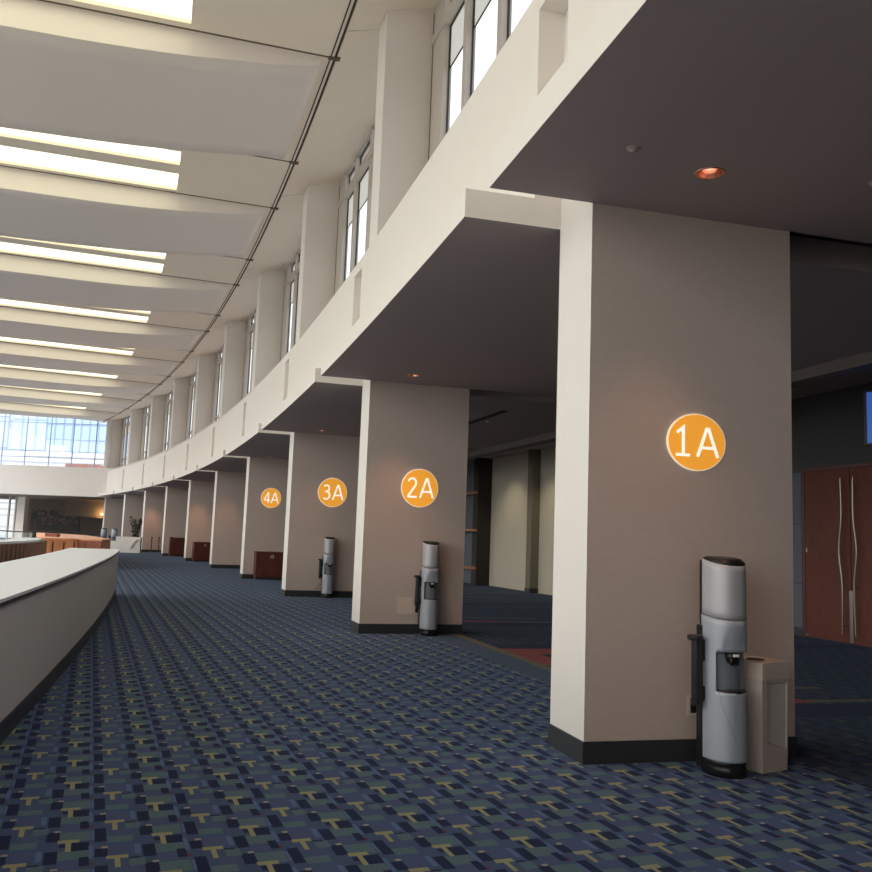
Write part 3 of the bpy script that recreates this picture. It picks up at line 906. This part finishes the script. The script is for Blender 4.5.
for k, dr, off, lb in ss + [(0, 1.69, -.16, 'small round sprinkler cover in the soffit at the right edge')]:
    root = thing('sprinkler_cover', lb, 'sprinkler', frame(k + off, dr, H))
    b = NB_(); lathe(b, [(.045, .0), (.045, -.008), (.03, -.014), (.012, -.03)], 20); link('cap', b, M['soffit'], root)
# warm downlights deeper in the gallery, lighting the cream wall
for k, (i, dr) in enumerate(((1.40, 3.55), (2.55, 7.3), (2.2, 7.3))):
    if k == 0:
        mw = frame(i, dr, H)
        root = copy_tree(proto); root.matrix_world = frame(i, dr, H - .001); root['label'] = 'faint downlight deep under the gallery behind the 2A pillar'
        root.scale = (1, 1, -.02) if False else (1, 1, 1)
        for ch in list(root.children):
            if ch.name.startswith('reflector'): bpy.data.objects.remove(ch)
    else:
        L = bpy.data.lights.new('wall_washer_lamp', 'SPOT'); L.energy = 95; L.color = (1.0, .86, .62)
        L.spot_size = math.radians(120); L.spot_blend = 0.8; L.shadow_soft_size = .08
        lo = bpy.data.objects.new('wall_washer_lamp', L); COL.objects.link(lo)
        lo.matrix_world = frame(i, dr, H + .3)
b = NB_(); arcbox(b, 3.15, 3.28, 1.20, 1.62, H - .012, H + .005, n=3); tag(link('air_vent', b, M['dark']), 'long dark slot vent in the soffit behind the 2A pillar', 'vent')

# hanging screen at the right edge
root = thing('monitor', 'hanging screen glowing blue at the right edge under the gallery', 'monitor', frame(.40, 6.73, 3.48) @ Matrix.Rotation(math.radians(38), 4, 'Z'))
b = NB_(); box(b, -.06, .04, -.75, .75, -.40, .40, bev=.01); link('housing', b, M['black'], root)
b = NB_(); box(b, -.066, -.058, -.71, .71, -.36, .36); link('screen', b, M['screen'], root)
b = NB_(); tube(b, [(0, 0, .38), (0, 0, 1.12)], .03, 10); link('ceiling_mount', b, M['black'], root)

# ------------------------------------------------------------------ far end of the atrium (plane y = 74.2)
FY = 74.2
bm = NB_(); box(bm, -70, -27.3, FY, FY + .5, 4.10, 6.55); box(bm, -28.06, -27.96, FY, FY + 1.5, 6.55, 10.75)
struct('wall_far', bm, M['cream'])
bm = NB_()
xs = [-36.85 - 1.97 * j for j in range(16, 0, -1)] + [-36.85, -34.88, -32.83, -30.88, -28.93]
for x in xs: box(bm, x - .022, x + .022, FY + .16, FY + .3, 6.55, 10.9)
for z in (7.29, 7.84, 10.25): box(bm, -68.5, -28.0, FY + .16, FY + .3, z - .02, z + .02)
far_frame = struct('window_%d' % kk, bm, M['towergrid']); kk += 1
bm = NB_(); bm.faces.new([bm.verts.new(q) for q in ((-68.5, FY + .2, 6.55), (-28.0, FY + .2, 6.55), (-28.0, FY + .2, 10.9), (-68.5, FY + .2, 10.9))]); struct('pane', bm, M['farglass'], far_frame)
# lobby under it
bm = NB_(); box(bm, -75, -18, FY + .5, 92, 4.10, 4.5); struct('ceiling', bm, M['lobby'])
bm = NB_(); box(bm, -41.65, -18, 89, 89.3, 0, 4.1); struct('wall_far', bm, M['lobby'])
bm = NB_(); box(bm, -38.04, -37.31, 80.5, 81.3, 0, 4.1, bev=.02); tag(link('lobby_column', bm, M['white']), 'pale square column beside the bright lobby glazing at far left', 'column')
bm = NB_()
for x in (-38.27, -38.85, -40.2, -43.2, -45.3, -47.4): box(bm, x - .05, x + .06, 80.7, 80.9, 0, 4.1)
for z in (1.3, 2.36, 2.91, 3.46): box(bm, -60, -38.05, 80.72, 80.86, z - .03, z + .03)
wf = struct('window_%d' % kk, bm, M['bronze']); kk += 1
bm = NB_(); bm.faces.new([bm.verts.new(q) for q in ((-60, 80.8, 0), (-38.05, 80.8, 0), (-38.05, 80.8, 4.1), (-60, 80.8, 4.1))]); struct('pane', bm, M['farglass'], wf)
# collage on the lobby wall
root = thing('wall_display', 'dark collage of small pictures on the brown lobby wall', 'display', Matrix.Translation((-37.7, 88.98, 2.0)))
b = NB_(); box(b, -2.9, 2.1, -.04, 0, -1.02, 1.12); link('backing', b, M['lobby'], root)
b = NB_()
x = -2.8
while x < 1.95:
    w = random.uniform(.18, .5); z = -.95 + random.uniform(0, .1)
    while z < 1.0:
        h = random.uniform(.15, .45)
        if random.random() < .7: box(b, x, min(2.05, x + w - .03), -.07, -.035, z, min(1.08, z + h - .03), mi=random.choice((0, 0, 1)))
        z += h
    x += w
o = link('picture_tiles', b, [M['black'], M['post']], root); o['kind'] = 'stuff'
# warm wall lamp and dark counter in the lobby corner
root = thing('wall_lamp', 'small amber lamp glowing on the lobby wall beside the farthest pillar', 'lamp', Matrix.Translation((-32.25, 85.9, 2.80)))
b = NB_(); lathe(b, [(.05, -.10), (.13, .0), (.14, .06), (.10, .08)], 20); link('shade', b, M['amber'], root)
b = NB_(); tube(b, [(0, 0, .05), (0, .10, .05)], .025, 8); link('bracket', b, M['black'], root)
bm = NB_(); box(bm, -36.0, -29.0, 86.10, 86.4, 2.55, 4.1); struct('wall_far', bm, M['lobby'])
bm = NB_(); box(bm, -33.8, -31.0, 85.7, 86.4, 2.44, 2.55); struct('trim_11', bm, M['lobby'])
L = bpy.data.lights.new('wall_lamp_bulb', 'POINT'); L.energy = 60; L.color = (1, .58, .2); L.shadow_soft_size = .08
lo = bpy.data.objects.new('wall_lamp_bulb', L); COL.objects.link(lo); lo.location = (-32.25, 85.60, 2.86)

# counters beyond the end of the parapet
def curve_slab(b, top, depth, z0, z1, mi=0):
    """prism on a plan polygon"""
    A = [b.verts.new((*p, z0)) for p in top]; B = [b.verts.new((*p, z1)) for p in top]
    b.faces.new(A[::-1]).material_index = mi; b.faces.new(B).material_index = mi
    n = len(top)
    for j in range(n): b.faces.new((A[j], A[(j + 1) % n], B[(j + 1) % n], B[j])).material_index = mi
root = thing('reception_desk', 'long curved orange wood desk beyond the end of the low parapet', 'desk', Matrix.Identity(4))
fr_ = [(-14.3, 31.9), (-13.9, 33.0), (-13.4, 33.65), (-12.58, 33.75)]
bk_ = [(-12.8, 35.3), (-15.8, 42), (-19.0, 48.5), (-22.8, 54.0), (-23.9, 53.4), (-20, 46.5), (-16.9, 40), (-15.0, 34.8)]
b = NB_(); curve_slab(b, fr_ + bk_, 0, 1.04, 1.10); link('desk_top', b, M['desktop'], root)
def shrink(pts, s=.06):
    cx_ = sum(p[0] for p in pts) / len(pts); cy_ = sum(p[1] for p in pts) / len(pts)
    return [(p[0] + (cx_ - p[0]) / math.hypot(cx_ - p[0], cy_ - p[1]) * s, p[1] + (cy_ - p[1]) / math.hypot(cx_ - p[0], cy_ - p[1]) * s) for p in pts]
b = NB_(); curve_slab(b, shrink(fr_ + bk_, .09), 0, 0.0, 1.04); link('desk_body', b, M['deskwood'], root)
for (x0, y0), (x1, y1) in zip(fr_, fr_[1:]):
    for t in (.25, .75):
        px, py = x0 + (x1 - x0) * t, y0 + (y1 - y0) * t
        b = NB_(); box(b, px - .012, px + .012, py - .03, py + .04, .55, .95); link('door_pull', b, M['black'], root)
b = NB_(); box(b, -13.6, -12.56, 33.66, 33.74, .0, 1.035); link('end_panel', b, M['deskend'], root)
# small red box lying on the desk
b = NB_(); box(b, -15.85, -15.35, 36.2, 36.5, 1.10, 1.24, bev=.01); tag(link('red_box', b, M['deskend']), 'small red box lying on the orange desk', 'box')

root = thing('slatted_counter', 'white-topped counter with dark brown slatted front at far left', 'counter', Matrix.Identity(4))
fa = [(-10.6, 21.4), (-11.25, 24.2), (-12.3, 27.7), (-13.6, 30.9)]
ba = [(-14.15, 31.6), (-14.6, 31.5), (-13.9, 29.8), (-12.6, 26.2), (-11.7, 22.3), (-11.5, 21.2)]
b = NB_(); curve_slab(b, fa + ba, 0, 1.04, 1.10); link('counter_top', b, M['capwhite'], root)
b = NB_(); curve_slab(b, shrink(fa + ba, .15), 0, .0, 1.04); link('counter_body', b, M['slatdark'], root)
b = NB_()
for (x0, y0), (x1, y1) in zip(fa, fa[1:] + [ba[0]]):
    for j in range(6):
        t = (j + .3) / 6; px, py = x0 + (x1 - x0) * t, y0 + (y1 - y0) * t
        box(b, px - .07, px + .09, py + .02, py + .2, .05, 1.03)
link('slats', b, M['slat'], root)

# glass railing beyond it
root = thing('glass_railing', 'glass railing with dark handrail in front of the lobby at far left', 'railing', Matrix.Translation((-26.0, 52.0, 0)))
b = NB_(); tube(b, [(-8, .5, 1.16), (0, 0, 1.16), (2.6, -.1, 1.12)], .035, 10); link('handrail', b, M['black'], root)
b = NB_(); box(b, -8, 2.5, .0, .02, .08, 1.1); link('glass_panel', b, M['clear'], root)
for x in (-6, -4, -2, 0, 2.4):
    b = NB_(); box(b, x - .02, x + .02, -.02, .04, 0, 1.12); link('upright', b, M['bronze'], root)

# white low wall with stair handrail
root = thing('stair_wall', 'white low wall with a handrail in front of the potted plant', 'low wall', Matrix.Translation((0, 0, 0)))
b = NB_(); box(b, -20.45, -18.85, 57.2, 57.5, 0, 1.02, bev=.01); box(b, -20.8, -20.45, 57.3, 57.5, 0, .72, bev=.01); link('wall_panel', b, M['white'], root)
b = NB_(); tube(b, [(-19.45, 57.12, .30), (-19.2, 57.12, .70), (-18.95, 57.12, .84)], .035, 8); link('handrail', b, M['chrome'], root)

def far_cooler(x, y, label):
    c = copy_tree(FC); c.matrix_world = Matrix.Translation((x, y, 0)) @ Matrix.Rotation(ang(9), 4, 'Z'); c['label'] = label
cooler_near = [o for o in COL.objects if o.name == 'water_cooler'][0]
FC = [o for o in COL.objects if o.name == 'water_cooler'][0]
far_cooler(-25.25, 70.2, 'right of the two tiny distant water coolers beside the farthest pillar')
far_cooler(-26.75, 72.0, 'left of the two tiny distant water coolers beyond the orange desk')
for o in list(COL.objects):
    if o.name.startswith('water_cooler.003') or o.name.startswith('water_cooler.004'):
        o.scale = (1.6, 1.5, .98)

cooler_near.scale = (1, 1, .985)
# potted plant
root = thing('potted_plant', 'dark green leafy plant rising behind the white low wall', 'plant', Matrix.Translation((-19.8, 59.0, 0)))
b = NB_(); lathe(b, [(.20, 0), (.29, .5), (.31, .52), (.31, .58), (.27, .58), (.26, .5)], 24); link('pot', b, M['pot'], root)
b = NB_(); stems = []
for j in range(9):
    a = j * 2.4; tip = Vector((math.cos(a) * random.uniform(.15, .4), math.sin(a) * random.uniform(.15, .4), random.uniform(1.7, 2.35)))
    base = Vector((math.cos(a) * .06, math.sin(a) * .06, .5)); mid = base.lerp(tip, .55) + Vector((0, 0, .15))
    tube(b, [base, mid, tip], [.014, .011, .005], 6); stems += [base.lerp(mid, t) for t in (.5, .8)] + [mid.lerp(tip, t) for t in (.2, .5, .75, 1)]
link('stems', b, M['leaf'], root)
b = NB_()
for s in stems:
    for _ in range(7):
        d = Vector((random.gauss(0, 1), random.gauss(0, 1), random.gauss(0, .6))).normalized()
        Lf = random.uniform(.12, .24); w = Lf * .28; sd = d.cross(Vector((0, 0, 1))).normalized() * w
        p0 = s; p1 = s + d * Lf * .5 + Vector((0, 0, .02)); p2 = s + d * Lf - Vector((0, 0, .05))
        v = [b.verts.new(q) for q in (p0, p1 + sd, p2, p1 - sd)]; c = b.verts.new(p1 + Vector((0, 0, .012)))
        for q in range(4): b.faces.new((v[q], v[(q + 1) % 4], c))
o = link('foliage', b, M['leaf'], root); o['kind'] = 'stuff'

# ------------------------------------------------------------------ outside
def building(name, label, parts, cat='building'):
    root = thing(name, label, cat, Matrix.Identity(4))
    for nm, m_, boxes in parts:
        b = NB_()
        for q in boxes: box(b, *q)
        link(nm, b, m_, root)
def grid(x0, x1, y, z0, z1, nx, nz, w):
    return [(x0 + (x1 - x0) * j / nx - w, x0 + (x1 - x0) * j / nx + w, y - .15, y + .05, z0, z1) for j in range(nx + 1)] + \
           [(x0, x1, y - .12, y + .05, z0 + (z1 - z0) * j / nz - w, z0 + (z1 - z0) * j / nz + w) for j in range(nz + 1)]
building('glass_tower', 'pale blue gridded glass tower seen through the far glazing, right half',
         [('facade', M['tower'], [(-62.5, -50.0, 140, 146, -5, 40)]), ('mullions', M['towergrid'], grid(-62.5, -50.0, 140, 8, 30, 9, 9, .06))])
building('glass_tower', 'very pale blue tower seen through the middle of the far glazing',
         [('facade', M['pale tower'], [(-86, -70, 170, 185, -5, 50)]), ('floor_bands', M['tower'], grid(-86, -70, 170, 10, 40, 6, 5, .12))])
building('concrete_tower', 'grey block at the left edge of the far glazing',
         [('facade', M['greytower'], [(-85, -71.0, 145, 146.2, -5, 50)]), ('window_bands', M['towergrid'], grid(-85, -71, 145, 9, 40, 6, 6, .05))])
building('low_building', 'white flat-roofed building low behind the far glazing',
         [('block', M['roofwhite'], [(-84, -60.5, 112, 126, -5, 11.45), (-60.5, -52.5, 112, 126, -5, 10.9), (-52.5, -38, 112, 126, -5, 10.95)]), ('roof_units', M['roofwhite'], [(-62, -57, 110.5, 111.9, -5, 9.7), (-50.3, -48.7, 113, 115, 10.9, 11.9)]),
          ('roof_edge', M['greytower'], [(-84, -38, 111.9, 111.99, 9.55, 9.7), (-52.5, -38, 111.9, 111.99, 10.3, 10.4)])])
building('brick_block', 'low red-brown brick block at the bottom of the far glazing',
         [('block', M['redbrick'], [(-44.7, -40.7, 106, 108, -5, 9.1)])])
bm = NB_(); box(bm, -260, 60, 92.2, 320, -5.3, -5.1); tag(link('plaza_ground', bm, M['plaza']), 'pale paved ground outside the building', 'ground'); bpy.data.objects['plaza_ground']['kind'] = 'structure'

# glazed wall on the open side of the atrium (outside the frame): daylight comes through it
bm = NB_()
for j in range(0, 60):
    i = -5 + 14 * j / 59
    arcbox(bm, -16.12, -15.98, i - .006, i + .006, -5, ZC, n=1)
for z in (-2, 1.2, 4.4, 7.6): arcbox(bm, -16.12, -15.98, -5, 9, z - .05, z + .05, n=40)
wl = struct('window_%d' % kk, bm, M['bronze']); kk += 1
bm = NB_()
for j in range(40):
    a, c = -5 + 14 * j / 40, -5 + 14 * (j + 1) / 40
    bm.faces.new([bm.verts.new(q) for q in (P(-16.05, a, -5), P(-16.05, c, -5), P(-16.05, c, ZC), P(-16.05, a, ZC))])
struct('pane', bm, M['clear'], wl)
# the concourse carries on behind the viewer; added cross wall keeps light out
bm = NB_(); arcbox(bm, -16, 8.7, -5.1, -5.0, -5, 11.2, n=1); struct('wall_near_added', bm, M['cream'])

# ------------------------------------------------------------------ daylight
w = bpy.data.worlds.new('overcast sky'); sc.world = w; w.use_nodes = True
n, l = w.node_tree.nodes, w.node_tree.links
bg = n['Background']; bg.inputs['Strength'].default_value = 3.15
tc = n.new('ShaderNodeTexCoord'); sx = n.new('ShaderNodeSeparateXYZ'); l.new(tc.outputs['Generated'], sx.inputs[0])
rp = n.new('ShaderNodeValToRGB')
rp.color_ramp.elements[0].position = .0; rp.color_ramp.elements[0].color = (.42, .41, .385, 1)
rp.color_ramp.elements[1].position = 1.0; rp.color_ramp.elements[1].color = (.95, .96, .955, 1)
e = rp.color_ramp.elements.new(.48); e.color = (.50, .485, .455, 1)
e = rp.color_ramp.elements.new(.54); e.color = (1.0, .972, .935, 1)
mr = n.new('ShaderNodeMapRange'); mr.inputs['From Min'].default_value = -1; l.new(sx.outputs[2], mr.inputs['Value'])
l.new(mr.outputs['Result'], rp.inputs['Fac']); l.new(rp.outputs['Color'], bg.inputs['Color'])

# ------------------------------------------------------------------ camera
cam = bpy.data.cameras.new('camera'); co = bpy.data.objects.new('camera', cam); COL.objects.link(co)
F, PIT, ROL = 877.01, 0.1179, 0.0371
cam.sensor_width = 36; cam.sensor_fit = 'HORIZONTAL'; cam.lens = 36 * F / 872
cam.clip_start = .05; cam.clip_end = 1000
ex = Vector((1, 0, 0)); eu = Vector((0, -math.sin(PIT), math.cos(PIT))); fw = Vector((0, math.cos(PIT), math.sin(PIT)))
rt = ex * math.cos(ROL) + eu * math.sin(ROL); up = -ex * math.sin(ROL) + eu * math.cos(ROL)
mw = Matrix.Identity(4)
for r in range(3): mw[r][0], mw[r][1], mw[r][2] = rt[r], up[r], -fw[r]
mw[2][3] = HC
co.matrix_world = mw; sc.camera = co

vs = sc.view_settings
vs.view_transform = 'Standard'; vs.look = 'None'; vs.exposure = 0.0; vs.gamma = 1.0; vs.use_curve_mapping = False
sc.cycles.max_bounces = 10; sc.cycles.diffuse_bounces = 6; sc.cycles.transparent_max_bounces = 12
sc.cycles.sample_clamp_indirect = 8.0
